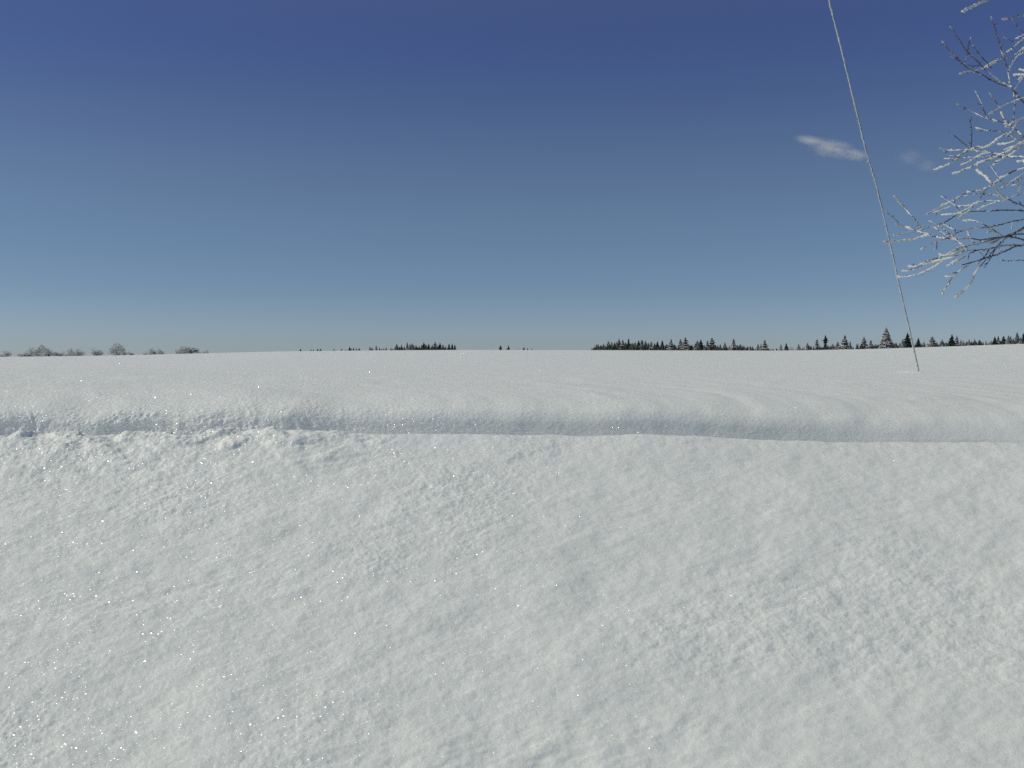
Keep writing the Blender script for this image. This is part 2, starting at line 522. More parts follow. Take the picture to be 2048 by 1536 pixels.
me = bpy.data.meshes.new('snow_ground')
nv = NR * NC
me.vertices.add(nv)
me.vertices.foreach_set('co', P.reshape(-1).astype(np.float32))
idx = np.arange(nv, dtype=np.int32).reshape(NR, NC)
quads = np.stack([idx[:-1, :-1], idx[:-1, 1:], idx[1:, 1:], idx[1:, :-1]], -1).reshape(-1, 4)
nf = len(quads)
me.loops.add(nf * 4)
me.loops.foreach_set('vertex_index', quads.reshape(-1))
me.polygons.add(nf)
me.polygons.foreach_set('loop_start', np.arange(0, nf * 4, 4, dtype=np.int32))
me.polygons.foreach_set('loop_total', np.full(nf, 4, dtype=np.int32))
me.polygons.foreach_set('use_smooth', np.ones(nf, dtype=bool))
me.materials.append(M_SNOW)
me.update(calc_edges=True)
ground = link_mesh('snow_ground', me)
tag(ground, 'white snow bank and drifted field reaching to the horizon', kind='structure')

Yfield = KY[:, :]
def ground_z(x, y):
    """height of the field (y > 4) under a point"""
    u = x / y
    c = int(np.argmin(np.abs(U - u)))
    r = int(np.argmin(np.abs(P[:, c, 1] - y) + (np.arange(NR) < NR - 200) * 1e3))
    if r < NR - 1 and P[r, c, 1] < y: a, b = r, r + 1
    else: a, b = r - 1, r
    ya, yb = P[a, c, 1], P[b, c, 1]
    t = (y - ya) / (yb - ya) if yb != ya else 0
    return float(P[a, c, 2] * (1 - t) + P[b, c, 2] * t)

# ------------------------------------------------------------------ guy wire
def pt(px, py, d):
    u, s = US(px, py)
    return Vector((u * d, d, s * d))
wpx = [(1838.5, 744, 4.0), (1828, 697, 3.99), (1815, 640, 3.97), (1800.5, 578, 3.95), (1786, 510, 3.92), (1770, 440, 3.9), (1751, 362, 3.86),
       (1732, 300, 3.83), (1713, 220, 3.8), (1696, 150, 3.76), (1679, 80, 3.73), (1658.5, 0, 3.7)]
wpts = [pt(*q) for q in wpx]
dv = (wpts[-1] - wpts[-3]).normalized()
for k in range(1, 9): wpts.append(wpts[11] + dv * 0.35 * k)
wpts[0] = wpts[0] + (wpts[0] - wpts[1]) * 0.15
def resample(pts, step):
    o = [pts[0]]
    for a, b in zip(pts[:-1], pts[1:]):
        n = max(1, int((b - a).length / step))
        for i in range(1, n + 1): o.append(a.lerp(b, i / n))
    return o
root = empty('guy_wire', wpts[0])
tag(root, 'frost coated guy wire rising steeply out of the snow on the right', 'guy wire')
loc0 = Vector(wpts[0])
rs = resample([p - loc0 for p in wpts], 0.02)
mb = MB(); mb.tube(rs, [0.0019] * len(rs), 8)
mb.build('cable', M_CABLE, root)
rr = random.Random(5)
mb = MB()
L_off = Vector((-0.0019, -0.0010, 0.0))
seg = resample([p - loc0 for p in wpts], 0.006)
n = len(seg)
rad = []
cur = []
rv = 1.0
for i, p in enumerate(seg):
    rv = 0.8 * rv + 0.2 * rr.uniform(0.4, 1.6)
    if rr.random() < 0.02: rv = rr.uniform(1.4, 1.9)
    rad.append(0.0025 * rv)
    cur.append(p + L_off * (0.7 + 0.4 * rv) + Vector((rr.uniform(-1, 1), rr.uniform(-1, 1), 0)) * 0.0007)
mb.tube(cur, rad, 7, jitter=0.22, rnd=rr)
for i in range(0, int(n * 0.25), 3):
    if rr.random() < 0.6: mb.blob(cur[i] + Vector((rr.uniform(-.006, .002), 0, 0)), rr.uniform(.0015, .003), rr)
mb.build('rime_coating', M_RIME, root)

# ------------------------------------------------------------------ ice covered tree on the right
def depth(px, py):
    return 3.0 + 0.20 * math.sin(px * 0.019 + py * 0.011) + 0.17 * math.sin(py * 0.024 - px * 0.008 + 1.0)
def A_(x, y): return (1748 + x / 5.12, y / 5.12)
def B_(x, y): return (1748 + x / 5.12, 300 + y / 5.12)
# kind: d = bare dark twig, f = heavily frosted, m = dark twig with patchy frost; number = thickness in photo pixels
T = []
def a(kind, w, *pts): T.append((kind, w, [A_(*p) for p in pts]))
def b(kind, w, *pts): T.append((kind, w, [B_(*p) for p in pts]))
a('f', 3.2, (905,120),(1020,65),(1150,0),(1300,-80),(1536,-200))
a('f', 3.2, (1310,200),(1420,180),(1536,155))
a('d', 2.6, (1200,175),(1250,320),(1310,520))
a('m', 3.6, (1310,520),(1340,620),(1370,720),(1395,860))
a('d', 2.6, (785,275),(860,390),(950,520),(1080,650),(1160,730))
a('m', 3.4, (1160,730),(1290,830),(1400,880))
a('d', 2.8, (700,425),(780,530),(880,620),(960,700),(1080,750),(1200,820),(1330,875),(1400,880))
a('d', 2.0, (785,580),(880,620))
a('d', 2.2, (990,385),(960,510),(930,640))
a('d', 2.2, (1015,465),(1100,580),(1160,640),(1200,700))
a('d', 1.8, (930,650),(1000,675),(1080,670))
a('d', 5.0, (1400,880),(1460,970),(1536,1050))
a('f', 3.0, (880,755),(1000,730),(1120,695),(1230,640),(1300,600),(1400,580),(1536,490))
a('f', 3.0, (1140,690),(1230,625),(1330,560),(1400,500),(1536,390))
a('f', 2.4, (1380,720),(1430,620),(1470,570),(1536,520))
a('d', 2.4, (1430,930),(1500,830),(1536,790))
a('f', 3.2, (1435,770),(1480,765),(1536,760))
a('f', 3.2, (1480,820),(1510,790),(1536,775))
a('f', 3.4, (1490,710),(1536,725))
a('m', 2.4, (1430,930),(1440,1080),(1425,1220),(1400,1290))
a('f', 2.8, (1180,1170),(1300,1100),(1400,1050),(1440,1030),(1536,1000))
a('m', 3.0, (850,1065),(960,1120),(1100,1190),(1200,1220),(1300,1250),(1400,1290),(1480,1350),(1536,1400))
a('d', 2.2, (1040,935),(1100,1060),(1150,1190),(1200,1220))
a('d', 1.8, (1180,950),(1290,1100))
a('f', 3.2, (1305,1150),(1340,1230),(1400,1290))
a('m', 2.4, (1040,1310),(1180,1340),(1330,1350),(1420,1400),(1536,1480))
a('d', 2.0, (965,1200),(1000,1320),(995,1510))
a('d', 2.2, (755,1340),(860,1420),(985,1520))
a('f', 3.2, (1350,1300),(1440,1250),(1536,1200))
a('f', 3.0, (1270,1480),(1380,1470),(1470,1430),(1536,1400))
a('f', 3.0, (1330,1536),(1430,1500),(1536,1450))
a('f', 2.6, (1360,1400),(1420,1330),(1480,1240))
a('d', 2.0, (1400,180),(1460,250),(1536,345))
a('d', 1.8, (1330,380),(1440,430),(1536,450))
a('f', 2.6, (1450,400),(1500,370),(1536,350))
b('f', 3.2, (620,205),(740,150),(830,105),(890,40),(1030,-16),(1150,-36),(1240,-96),(1350,-166))
b('m', 2.8, (670,-16),(780,0),(960,-5),(1100,10),(1250,35),(1400,60),(1536,75))
b('m', 2.8, (720,90),(870,85),(1000,70),(1250,65),(1400,65),(1536,75))
b('d', 1.8, (775,55),(900,82))
b('f', 3.2, (800,240),(900,210),(1010,160),(1130,110),(1270,60),(1350,20),(1450,-40),(1536,-80))
b('f', 2.8, (890,155),(1000,100),(1080,55),(1200,20))
b('f', 3.2, (1230,150),(1320,80),(1400,40),(1500,-30))
b('f', 3.2, (1470,122),(1536,110))
b('m', 4.0, (540,660),(640,610),(740,550),(860,485),(980,430),(1150,395),(1260,310),(1400,230),(1536,180))
b('f', 2.2, (610,640),(740,590),(800,560),(860,485))
b('m', 3.2, (850,655),(960,600),(1060,530),(1110,460),(1150,395))
b('m', 3.4, (690,475),(760,520),(850,590),(880,640))
b('f', 4.4, (1050,210),(1110,250),(1190,320),(1240,390),(1310,470),(1350,500))
b('d', 3.2, (1350,495),(1450,540),(1536,575))
b('d', 1.8, (1170,130),(1290,290),(1330,345))
b('f', 2.8, (1295,385),(1400,330),(1480,280),(1536,240))
b('f', 2.2, (1480,430),(1500,350),(1500,275))
b('m', 2.2, (1380,370),(1450,355),(1536,360))
b('f', 3.4, (200,875),(300,860),(440,830),(560,790),(700,750),(790,700),(860,650))
b('d', 3.4, (860,650),(1000,630),(1200,625),(1350,615),(1536,625))
b('f', 3.0, (210,475),(300,570),(360,640),(430,720),(480,810))
b('d', 2.0, (90,600),(220,715),(250,745))
b('m', 4.0, (220,760),(330,790),(440,830),(500,850),(600,880),(720,900),(860,910))
b('d', 3.6, (860,910),(1000,905),(1100,920),(1250,895),(1400,890),(1536,920))
b('f', 3.8, (100,940),(215,930),(390,910),(500,880),(560,868))
b('m', 3.6, (480,1020),(560,975),(700,920),(760,890),(870,840),(1000,805),(1180,790),(1310,760),(1420,730),(1536,710))
b('m', 2.4, (560,725),(680,780),(800,880),(900,970),(960,1020))
b('f', 2.6, (620,790),(740,870),(850,930),(930,990))
b('f', 2.2, (710,760),(800,800),(880,835))
b('f', 2.8, (860,575),(980,560),(1120,520),(1290,520),(1350,500),(1420,470),(1536,445))
b('f', 2.2, (1060,610),(1160,560),(1290,525))
b('m', 2.2, (860,480),(930,465),(1060,450),(1270,460))
b('f', 3.0, (870,700),(920,660),(990,620))
b('f', 2.8, (690,665),(780,655),(860,650))
b('m', 2.4, (910,725),(1000,720),(1100,750),(1180,790),(1260,840),(1320,885))
b('f', 2.6, (1160,850),(1200,830),(1290,860))
b('f', 2.6, (1420,720),(1415,820))
b('m', 4.0, (860,1010),(950,985),(1100,950),(1240,910),(1350,880),(1450,840),(1536,790))
b('f', 3.0, (290,1240),(400,1220),(520,1170),(600,1140),(720,1115),(850,1080),(950,1030))
b('m', 3.4, (950,1030),(1100,1020),(1250,1000),(1350,975),(1536,975))
b('f', 3.6, (360,1195),(440,1190),(530,1140),(640,1110),(760,1060),(860,1010))
b('f', 2.6, (240,1295),(310,1300),(420,1275),(520,1245),(580,1215),(660,1160),(720,1115))
b('f', 3.6, (670,1060),(700,1080),(800,1060),(920,1030))
b('d', 3.6, (890,1180),(1000,1150),(1140,1110),(1260,1070),(1360,1030),(1440,990),(1536,975))
b('f', 3.2, (830,1520),(930,1430),(1000,1350),(1020,1300))
b('m', 3.4, (1020,1300),(1080,1200),(1150,1120),(1240,1010),(1330,920),(1440,860),(1536,800))
b('m', 3.0, (700,1470),(740,1400),(800,1310),(870,1240),(940,1195),(1000,1150))
b('f', 3.2, (730,1290),(800,1305))
b('d', 2.0, (1120,1220),(1180,1130),(1250,1000))
b('d', 2.0, (960,1140),(980,1060),(1070,1025))
b('d', 2.0, (1060,1170),(1130,1090),(1180,1020))
b('f', 3.0, (750,1190),(830,1140),(930,1090))
b('m', 2.0, (1300,1140),(1400,1130),(1536,1130))
b('m', 2.0, (620,1015),(650,950))
b('f', 2.8, (960,830),(980,900),(1030,950))
b('d', 2.4, (1080,1040),(1140,1110))
b('f', 3.4, (1180,960),(1240,940),(1300,900))
b('d', 3.0, (1300,905),(1420,870),(1536,860))

# trunk and limbs stand just outside the right edge of the frame
limb_px = [(2470, 980), (2440, 900), (2370, 720), (2290, 600), (2215, 500), (2160, 380), (2130, 240), (2115, 90), (2108, -60), (2100, -260)]
limb = [pt(x, y, depth(x, y) if y < 560 else 3.05) for x, y in limb_px]
tx, ty = limb[0].x, limb[0].y
# the trunk goes straight down into the snow
cgi = int(np.argmin(np.abs(U - tx / ty)))
rows_ok = np.where(np.abs(P[:, cgi, 1] - ty) < 0.3)[0]
gz = float(P[rows_ok[0], cgi, 2])
tree = empty('icy_tree', (tx, ty, gz - 0.05))
tag(tree, 'bare tree with ice glazed twigs reaching in from the right edge', 'tree')
TL = Vector((tx, ty, gz - 0.05))
mb = MB()
tr = [Vector((0, 0, -0.15)), Vector((0.01, 0, 0.1)), Vector((0.0, 0.01, 0.3)), Vector((0.03, 0.05, 0.7)), Vector((0.06, 0.02, 1.2)), Vector((0.03, 0.06, 1.8)), Vector((0.1, 0.0, 2.5))]
trr = resample(tr, 0.05)
mb.tube(trr, [0.062 * (1 - 0.6 * i / len(trr)) * (1.25 if i < 3 else 1) for i in range(len(trr))], 12, jitter=0.05)
mb.build('trunk', M_BARK, tree)
lw = [TL + Vector((0.0, 0.01, 0.24))] + limb[3:]
def smooth_line(pts, step=0.012):
    """Catmull-Rom through the points"""
    o = []
    n = len(pts)
    for i in range(n - 1):
        p0, p1, p2, p3 = pts[max(i - 1, 0)], pts[i], pts[i + 1], pts[min(i + 2, n - 1)]
        m = max(2, int((p2 - p1).length / step))
        for k in range(m):
            t = k / m
            o.append(0.5 * ((2 * p1) + (-p0 + p2) * t + (2 * p0 - 5 * p1 + 4 * p2 - p3) * t * t + (-p0 + 3 * p1 - 3 * p2 + p3) * t ** 3))
    o.append(pts[-1].copy())
    return o
ls = smooth_line([p - TL for p in lw], 0.03)
mb = MB(); mb.tube(ls, [0.022 * (1 - 0.72 * i / len(ls)) for i in range(len(ls))], 9, jitter=0.06)
mb.build('limb', M_BARK, tree)
limb_pts = ls

rr = random.Random(21)
for kind, wpx_, pp in T:
    pts = [pt(x, y, depth(x, y)) for x, y in pp]
    w0 = wpx_
    exits = pp[-1][0] > 2046
    if exits:    # go on to the limb outside the frame
        e = pts[-1] - TL
        dirv = (pts[-1] - pts[-2]).normalized()
        tgt = min(limb_pts, key=lambda q: (q - (e + dirv * 0.12)).length)
        mid = e + dirv * 0.05
        pts = [p - TL for p in pts] + [mid, mid.lerp(tgt, 0.5), tgt]
    else:
        pts = [p - TL for p in pts]
    line = smooth_line(pts, 0.0048)
    n = len(line)
    r0 = w0 / 2 * 3.0 / F
    core = r0 * (0.92 if kind == 'd' else 0.72)
    rad = [max(core * (0.55 + 0.55 * i / n), 0.0007) for i in range(n)]
    line = [p + Vector((rr.uniform(-1, 1), rr.uniform(-1, 1), rr.uniform(-1, 1))) * 0.0004 for p in line]
    mb = MB(); mb.tube(line, rad, 6, jitter=0.12, rnd=rr)
    # buds and short spurs
    step_ = 0.032 if kind != 'f' else 0.03
    acc = 0
    for i in range(1, n - 1):
        acc += (line[i] - line[i - 1]).length
        if acc > step_ * rr.uniform(0.7, 1.6):
            acc = 0
            d = Vector((rr.uniform(-1, 1), rr.uniform(-1, 1), rr.uniform(-1, 1)))
            t = (line[0] - line[-1]).normalized()
            d = (d - d.dot(t) * t * 0.6).normalized()
            ln = rr.uniform(0.002, 0.006) if rr.random() < 0.94 else rr.uniform(0.007, 0.014)
            q = line[i]
            mb.tube([q, q + d * ln * 0.6 + t * ln * 0.3, q + d * ln + t * ln * 0.9], [0.0012, 0.0013, 0.0006], 5, rnd=rr)
    tw = mb.build('twig', M_TWIG, tree)
    # one continuous coat whose thickness comes and goes along the twig
    ib = MB()
    end = n if not exits else n - int(n * 0.12)
    start = 0
    cp, cr_ = [], []
    lvl = 1.0; tgt_l = 1.0
    offd = Vector((-0.35, -0.3, 0.25))
    tgt_o = offd.copy()
    for k in range(start, end):
        if rr.random() < 0.22:
            tgt_l = {'f': rr.uniform(0.35, 1.6), 'm': rr.choice((0.3, 0.4, 0.8, 1.2)), 'd': rr.choice((0.3, 0.3, 0.4, 0.9))}[kind]
            tgt_o = Vector((rr.uniform(-0.7, 0.2), -0.35, rr.choice((-0.7, -0.3, 0.5))))
        if kind != 'd' and rr.random() < 0.06: lvl = rr.uniform(1.5, 2.0)
        if k < 5 and kind == 'f': tgt_l = 1.5
        lvl += (tgt_l - lvl) * 0.4
        offd = offd.lerp(tgt_o, 0.3)
        cp.append(line[k] + offd * r0 * 0.75 * lvl + Vector((rr.uniform(-1, 1), rr.uniform(-1, 1), rr.uniform(-1, 1))) * r0 * 0.25)
        cr_.append(max(0.0005, r0 * 0.88 * lvl * rr.uniform(0.60, 1.40) * (0.6 if k == end - 1 else 1)))
    ib.tube(cp, cr_, 7, jitter=0.40, rnd=rr)
    ib.build('ice_coating', M_RIME, tw)
    if kind != 'd':
        ndrop = 0
        for k in range(3, end, 18):
            if rr.random() < 0.30 and ndrop < 3:
                r = rr.uniform(0.0019, 0.0033)
                gb = MB(); gb.blob(line[k] + Vector((0, -0.001, -r0 - r * 0.5)), r, rr, 0.03, sz=1.15, sub=2)
                gb.build('ice_drop', M_GLAZE, tw); ndrop += 1

# ------------------------------------------------------------------ far trees: meshes of unit height
def conifer_mesh(name, seed, mat, ratio=0.24, dense=1.0, gap=0.0, bare_top=0.08):
    r = random.Random(seed)
    mb = MB()
    h = 0.04
    lev = 0
    while h < 0.985:
        f = (h - 0.04) / 0.945
        R = ratio * (1 - f) ** 0.85 * r.uniform(0.6, 1.22) + 0.012
        if gap and 0.35 < f < 0.62: R *= (1 - gap * (0.6 if lev % 2 else 1))
        nb = max(4, int((9 if f < 0.6 else 6) * dense))
        off = r.uniform(0, 6.3)
        for k in range(nb):
            an = off + 6.283 * k / nb + r.uniform(-.25, .25)
            Rk = R * r.uniform(0.62, 1.15)
            droop = Rk * r.uniform(0.15, 0.5)
            ca, sa = math.cos(an), math.sin(an)
            tip = Vector((ca * Rk, sa * Rk, h - droop + (0.05 * Rk)))
            m1 = Vector((ca * Rk * .45, sa * Rk * .45, h - droop * .25))
            b0 = Vector((0, 0, h))
            wd = max(Rk * 0.30, 0.010)
            side_ = Vector((-sa, ca, 0))
            # a boat-shaped spray: roof-like upper faces and hanging edges
            base = len(mb.v)
            th = wd * 0.55
            mb.v += [b0, m1 + side_ * wd - Vector((0, 0, th)), m1 + Vector((0, 0, th * .35)), m1 - side_ * wd - Vector((0, 0, th)), tip,
                     m1 * 0.9 - Vector((0, 0, th * 1.5))]
            mb.f += [(base, base + 1, base + 2), (base, base + 2, base + 3), (base + 1, base + 4, base + 2), (base + 2, base + 4, base + 3),
                     (base, base + 5, base + 1), (base, base + 3, base + 5), (base + 1, base + 5, base + 4), (base + 5, base + 3, base + 4)]
            # side sprays
            for sgn in (-1, 1):
                if r.random() < 0.75 and Rk > 0.04:
                    q0 = m1.lerp(tip, r.uniform(0, .5)); q1 = q0 + side_ * sgn * wd * r.uniform(1.0, 1.9) + Vector((ca, sa, 0)) * Rk * .25 - Vector((0, 0, droop * .5))
                    mb.tube([q0, q0.lerp(q1, .5) + Vector((0, 0, .004)), q1], [wd * .28, wd * .34, wd * .08], 4, rnd=r, cap=False)
        h += (0.030 + 0.020 * (1 - f)) * r.uniform(0.8, 1.25) / max(dense, .6)
        lev += 1
    mb.tube([Vector((0, 0, .9)), Vector((0, 0, .96)), Vector((0, 0, 1.0))], [0.010, 0.008, 0.003], 4)
    return mb.mesh(name, mat, smooth=False)

def trunk_mesh(name, r0=0.017, top=0.9):
    mb = MB()
    mb.tube([Vector((0, 0, -0.06)), Vector((0.002, 0, 0.3)), Vector((0, 0.002, 0.6)), Vector((0, 0, top))], [r0, r0 * .8, r0 * .5, r0 * .15], 6)
    return mb.mesh(name, M_BARK)

def leafless_mesh(name, seed, mat, width=0.5, upright=0.5, depth_=5, peak=0.0):
    """fine rimed twig crown of unit height"""
    r = random.Random(seed)
    mb = MB(); tb = MB()
    def grow(p, d, ln, rad, lv):
        q = p + d * ln
        (tb if lv >= depth_ - 1 else mb).tube([p, p.lerp(q, .5) + Vector((r.uniform(-1, 1), r.uniform(-1, 1), 0)) * ln * .07, q], [rad, rad * .85, rad * .6], 4 if lv < 3 else 3, cap=False)
        if lv == 0: return
        for k in range(r.randint(3, 4) if lv > 1 else r.randint(3, 5)):
            v = Vector((r.uniform(-1, 1), r.uniform(-1, 1), r.uniform(-.35, .8 + upright * .4)))
            nd = (d * (0.45 + .4 * upright) + v.normalized() * 0.85); nd.x *= (0.7 + width); nd.y *= (0.7 + width)
            nd.normalize()
            s = r.uniform(.45, 1.0)
            grow(p.lerp(q, r.uniform(.45, 1)), nd, ln * .72 * (0.7 + .3 * s), max(rad * .6, 0.0034), lv - 1)
    for st in range(7):
        an = 6.283 * st / 7 + r.uniform(-.3, .3)
        lean = 0.0 if st == 0 else r.uniform(.35, 1.0)
        d0 = Vector((math.cos(an) * lean, math.sin(an) * lean, 1.0)).normalized()
        z0 = 0.0 if lean > .6 else r.uniform(0, .15)
        grow(Vector((0, 0, z0 - .05)), d0, .30 if st == 0 else r.uniform(.17, .26), .018, depth_ - 1)
    # to unit height
    zs = float(np.percentile([v.z for v in mb.v], 99.7 if peak else 97))
    for m_ in (mb, tb):
        for v in m_.v:
            v *= 1.0 / zs
            rr_ = math.hypot(v.x, v.y)
            lim = width * (1 if not peak else max(0.06, (1 - max(min(v.z, 1), 0)) ** peak * 1.15))
            if rr_ > lim:
                v.x *= lim / rr_ * (1 + .15 * math.sin(v.z * 37)); v.y *= lim / rr_ * (1 + .15 * math.sin(v.z * 37))
            if v.z < 0: v.z = max(v.z, -.06)
    return mb.mesh(name + '_crown', mat, smooth=False), tb.mesh(name + '_trunk', M_BARK)

TRK = trunk_mesh('spruce_trunk')
CON = {}
for key, mat, seeds in (('dark', M_SPRUCE, (1, 2, 3, 4, 5)), ('snowy', M_SPRUCE_F, (6, 7, 8, 9, 10)), ('pale', M_SPRUCE_P, (11, 12, 13, 14))):
    CON[key] = []
    for i, s in enumerate(seeds):
        CON[key].append(conifer_mesh('spruce_crown_' + key, s, mat, ratio=(0.30, 0.34, 0.26, 0.36, 0.31)[i % 5], dense=(1.0, .9, 1.1, .85, 1.0)[i % 5]))
CON['gappy'] = [conifer_mesh('spruce_crown_gappy', 31, M_SPRUCE, 0.36, 0.9, gap=0.72)]
CON['broad'] = [conifer_mesh('spruce_crown_broad', 32, M_SPRUCE_F, 0.36, 1.25), conifer_mesh('spruce_crown_broad', 33, M_SPRUCE_F, 0.34, 1.3)]

def far_tree(name, px, ytop, D, label, group, crown_me, trunk_me, wfac=1.0, cat='tree', rz=None):
    u, s = US(px, ytop)
    x, y = u * D, D
    g = ground_z(x, y)
    H = max(s * D - g, 0.5) * (1.13 if name == 'spruce_tree' else 1.0)
    o = empty(name, (x, y, g))
    tag(o, label, cat, group)
    o.scale = (H * wfac, H * wfac, H)
    o.rotation_euler = (0, 0, random.uniform(0, 6.28) if rz is None else rz)
    link_mesh('trunk', trunk_me, o)
    link_mesh('crown', crown_me, o)
    return o

ORD = ['first', 'second', 'third', 'fourth', 'fifth', 'sixth', 'seventh', 'eighth', 'ninth', 'tenth', 'eleventh', 'twelfth', 'thirteenth', 'fourteenth',
       'fifteenth', 'sixteenth', 'seventeenth', 'eighteenth', 'nineteenth', 'twentieth', 'twenty-first', 'twenty-second', 'twenty-third', 'twenty-fourth',
       'twenty-fifth', 'twenty-sixth', 'twenty-seventh', 'twenty-eighth', 'twenty-ninth', 'thirtieth', 'thirty-first', 'thirty-second', 'thirty-third',
       'thirty-fourth', 'thirty-fifth', 'thirty-sixth', 'thirty-seventh', 'thirty-eighth', 'thirty-ninth', 'fortieth']
rt_ = random.Random(99)
def grove(items, D0, D1, where, group, default='snowy'):
    """items: (px, top y[, kind[, width factor]]) from left to right"""
    for i, it in enumerate(items):
        px, yt = it[0], it[1]
        kind = it[2] if len(it) > 2 else default
        wf = it[3] if len(it) > 3 else 1.0
        look = {'dark': 'dark spruce', 'snowy': 'snowy spruce', 'pale': 'pale spruce', 'gappy': 'gap-crowned dark spruce', 'broad': 'broad snowy spruce'}[kind]
        vis = float(horizon_px(px)) - yt
        size = 'tiny' if vis < 6 else ('small' if vis < 11 else ('medium' if vis < 19 else 'tall'))
        far_tree('spruce_tree', px, yt, rt_.uniform(D0, D1), '%s %s, %s from the left %s' % (size, look, ORD[i], where), group,
                 rt_.choice(CON[kind]), TRK, wf * rt_.uniform(1.0, 1.35))

c5 = lambda x, y: (560 + x / 5.25, 660 + y / 5.25)
c6 = lambda x, y: (950 + x / 4.551, 660 + y / 4.551)
c7 = lambda x, y: (1380 + x / 6.0235, 640 + y / 6.0235)
c8 = lambda x, y: (1700 + x / 5.885, 640 + y / 5.885)
def G(f, rows): return [tuple(f(r[0], r[1])) + tuple(r[2:]) for r in rows]

grove(G(c5, [(215, 203, 'dark'), (325, 207, 'pale'), (350, 208, 'pale'), (395, 202, 'dark'), (425, 202, 'dark'), (567, 202, 'pale'), (648, 203, 'dark'), (685, 208, 'pale'),
             (730, 184, 'dark'), (745, 196, 'dark'), (772, 193, 'dark'), (803, 200, 'dark'), (832, 196, 'dark')]),
      640, 760, 'in the sparse row of tiny tips', 'tiny spruce tips left of centre')
grove(G(c5, [(945, 182, 'pale'), (968, 190, 'pale'), (1010, 170, 'pale'), (1045, 190, 'pale'), (1090, 195, 'pale'), (1115, 186, 'pale'), (1165, 192, 'dark'),
             (1205, 185, 'pale'), (1225, 155, 'snowy'), (1250, 180, 'pale'), (1275, 163, 'snowy'), (1305, 180, 'pale'), (1335, 140, 'pale'), (1365, 155, 'pale'), (1385, 150, 'snowy'), (1405, 165, 'pale'),
             (1428, 165, 'dark'), (1460, 178, 'dark'), (1485, 165, 'snowy'), (1510, 140, 'dark'), (1532, 160, 'dark'), (1562, 153, 'dark'), (1600, 165, 'pale'), (1628, 135, 'snowy'),
             (1655, 172, 'snowy'), (1680, 146, 'dark'), (1710, 160, 'snowy'), (1740, 175, 'snowy'), (1775, 154, 'dark'), (1808, 152, 'dark'), (1836, 163, 'dark')]),
      470, 560, 'in the row left of centre', 'spruces in the row left of centre')
grove(G(c6, [(232, 148, 'dark'), (286, 174, 'dark'), (305, 150, 'dark'), (400, 177, 'snowy'), (445, 163, 'dark'), (478, 171, 'dark'), (518, 174, 'dark'), (555, 181, 'snowy')]),
      560, 650, 'among the lone tips at centre', 'lone spruce tips at the centre')
grove(G(c6, [(1060, 177), (1087, 172, 'dark'), (1133, 159, 'dark'), (1160, 158), (1182, 142), (1213, 110), (1245, 118), (1270, 120, 'dark'), (1290, 118), (1310, 94), (1345, 100), (1372, 118), (1398, 89, 'dark'), (1430, 125),
             (1458, 118), (1490, 106, 'dark'), (1520, 100, 'snowy', 1.25), (1550, 109), (1580, 125), (1605, 115, 'snowy', 1.2), (1635, 126), (1660, 110, 'dark'), (1705, 104, 'dark'), (1745, 133), (1785, 92), (1820, 138),
             (1870, 94, 'snowy', 1.25), (1915, 79, 'snowy', 1.2), (1945, 140), (1968, 144, 'dark'), (2010, 120), (2030, 112)]),
      350, 430, 'in the dense grove right of centre', 'spruces in the dense grove')
grove(G(c7, [(5, 312, 'dark'), (85, 260), (130, 252, 'dark'), (172, 305), (210, 258), (265, 230, 'snowy', 1.2), (365, 300), (420, 280), (475, 312), (525, 240), (545, 300, 'snowy', 1.3), (575, 310), (610, 300), (680, 345, 'pale'),
             (720, 325, 'pale'), (820, 295), (855, 300), (900, 255, 'snowy', 1.2), (950, 345, 'dark'), (1040, 345, 'dark'), (1095, 300, 'pale'), (1160, 287, 'dark'), (1310, 298, 'pale', 1.2), (1415, 285, 'pale', 1.1),
             (1530, 245, 'snowy', 1.1), (1632, 203, 'gappy'), (1720, 295, 'pale', 1.4), (1780, 272), (1865, 200, 'snowy', 1.2), (1925, 285, 'snowy', 1.2)]),
      330, 420, 'in the scattered middle-right row', 'scattered spruces left of the guy wire')
grove(G(c8, [(2, 262, 'dark'), (165, 215), (200, 290), (245, 245), (300, 300, 'pale', 1.3), (428, 113, 'broad'), (540, 290), (620, 235), (678, 168, 'dark', 1.15)]),
      300, 380, 'just left of the guy wire', 'spruces close to the guy wire')
grove(G(c8, [(805, 225, 'dark', 1.1), (870, 265), (968, 210, 'broad', 1.2), (1085, 243), (1130, 268), (1200, 185, 'dark'), (1258, 203), (1305, 243), (1330, 252), (1380, 262), (1402, 235), (1465, 235), (1522, 243), (1600, 252),
             (1640, 268), (1662, 250), (1705, 208, 'dark'), (1745, 203), (1808, 203, 'dark', 1.1), (1840, 240), (1865, 195, 'snowy', 1.15), (1892, 205), (1922, 230), (1968, 162, 'snowy', 1.15), (2010, 213), (2042, 172, 'dark'), (2080, 200), (2120, 170)]),
      330, 410, 'right of the guy wire', 'spruces right of the guy wire')

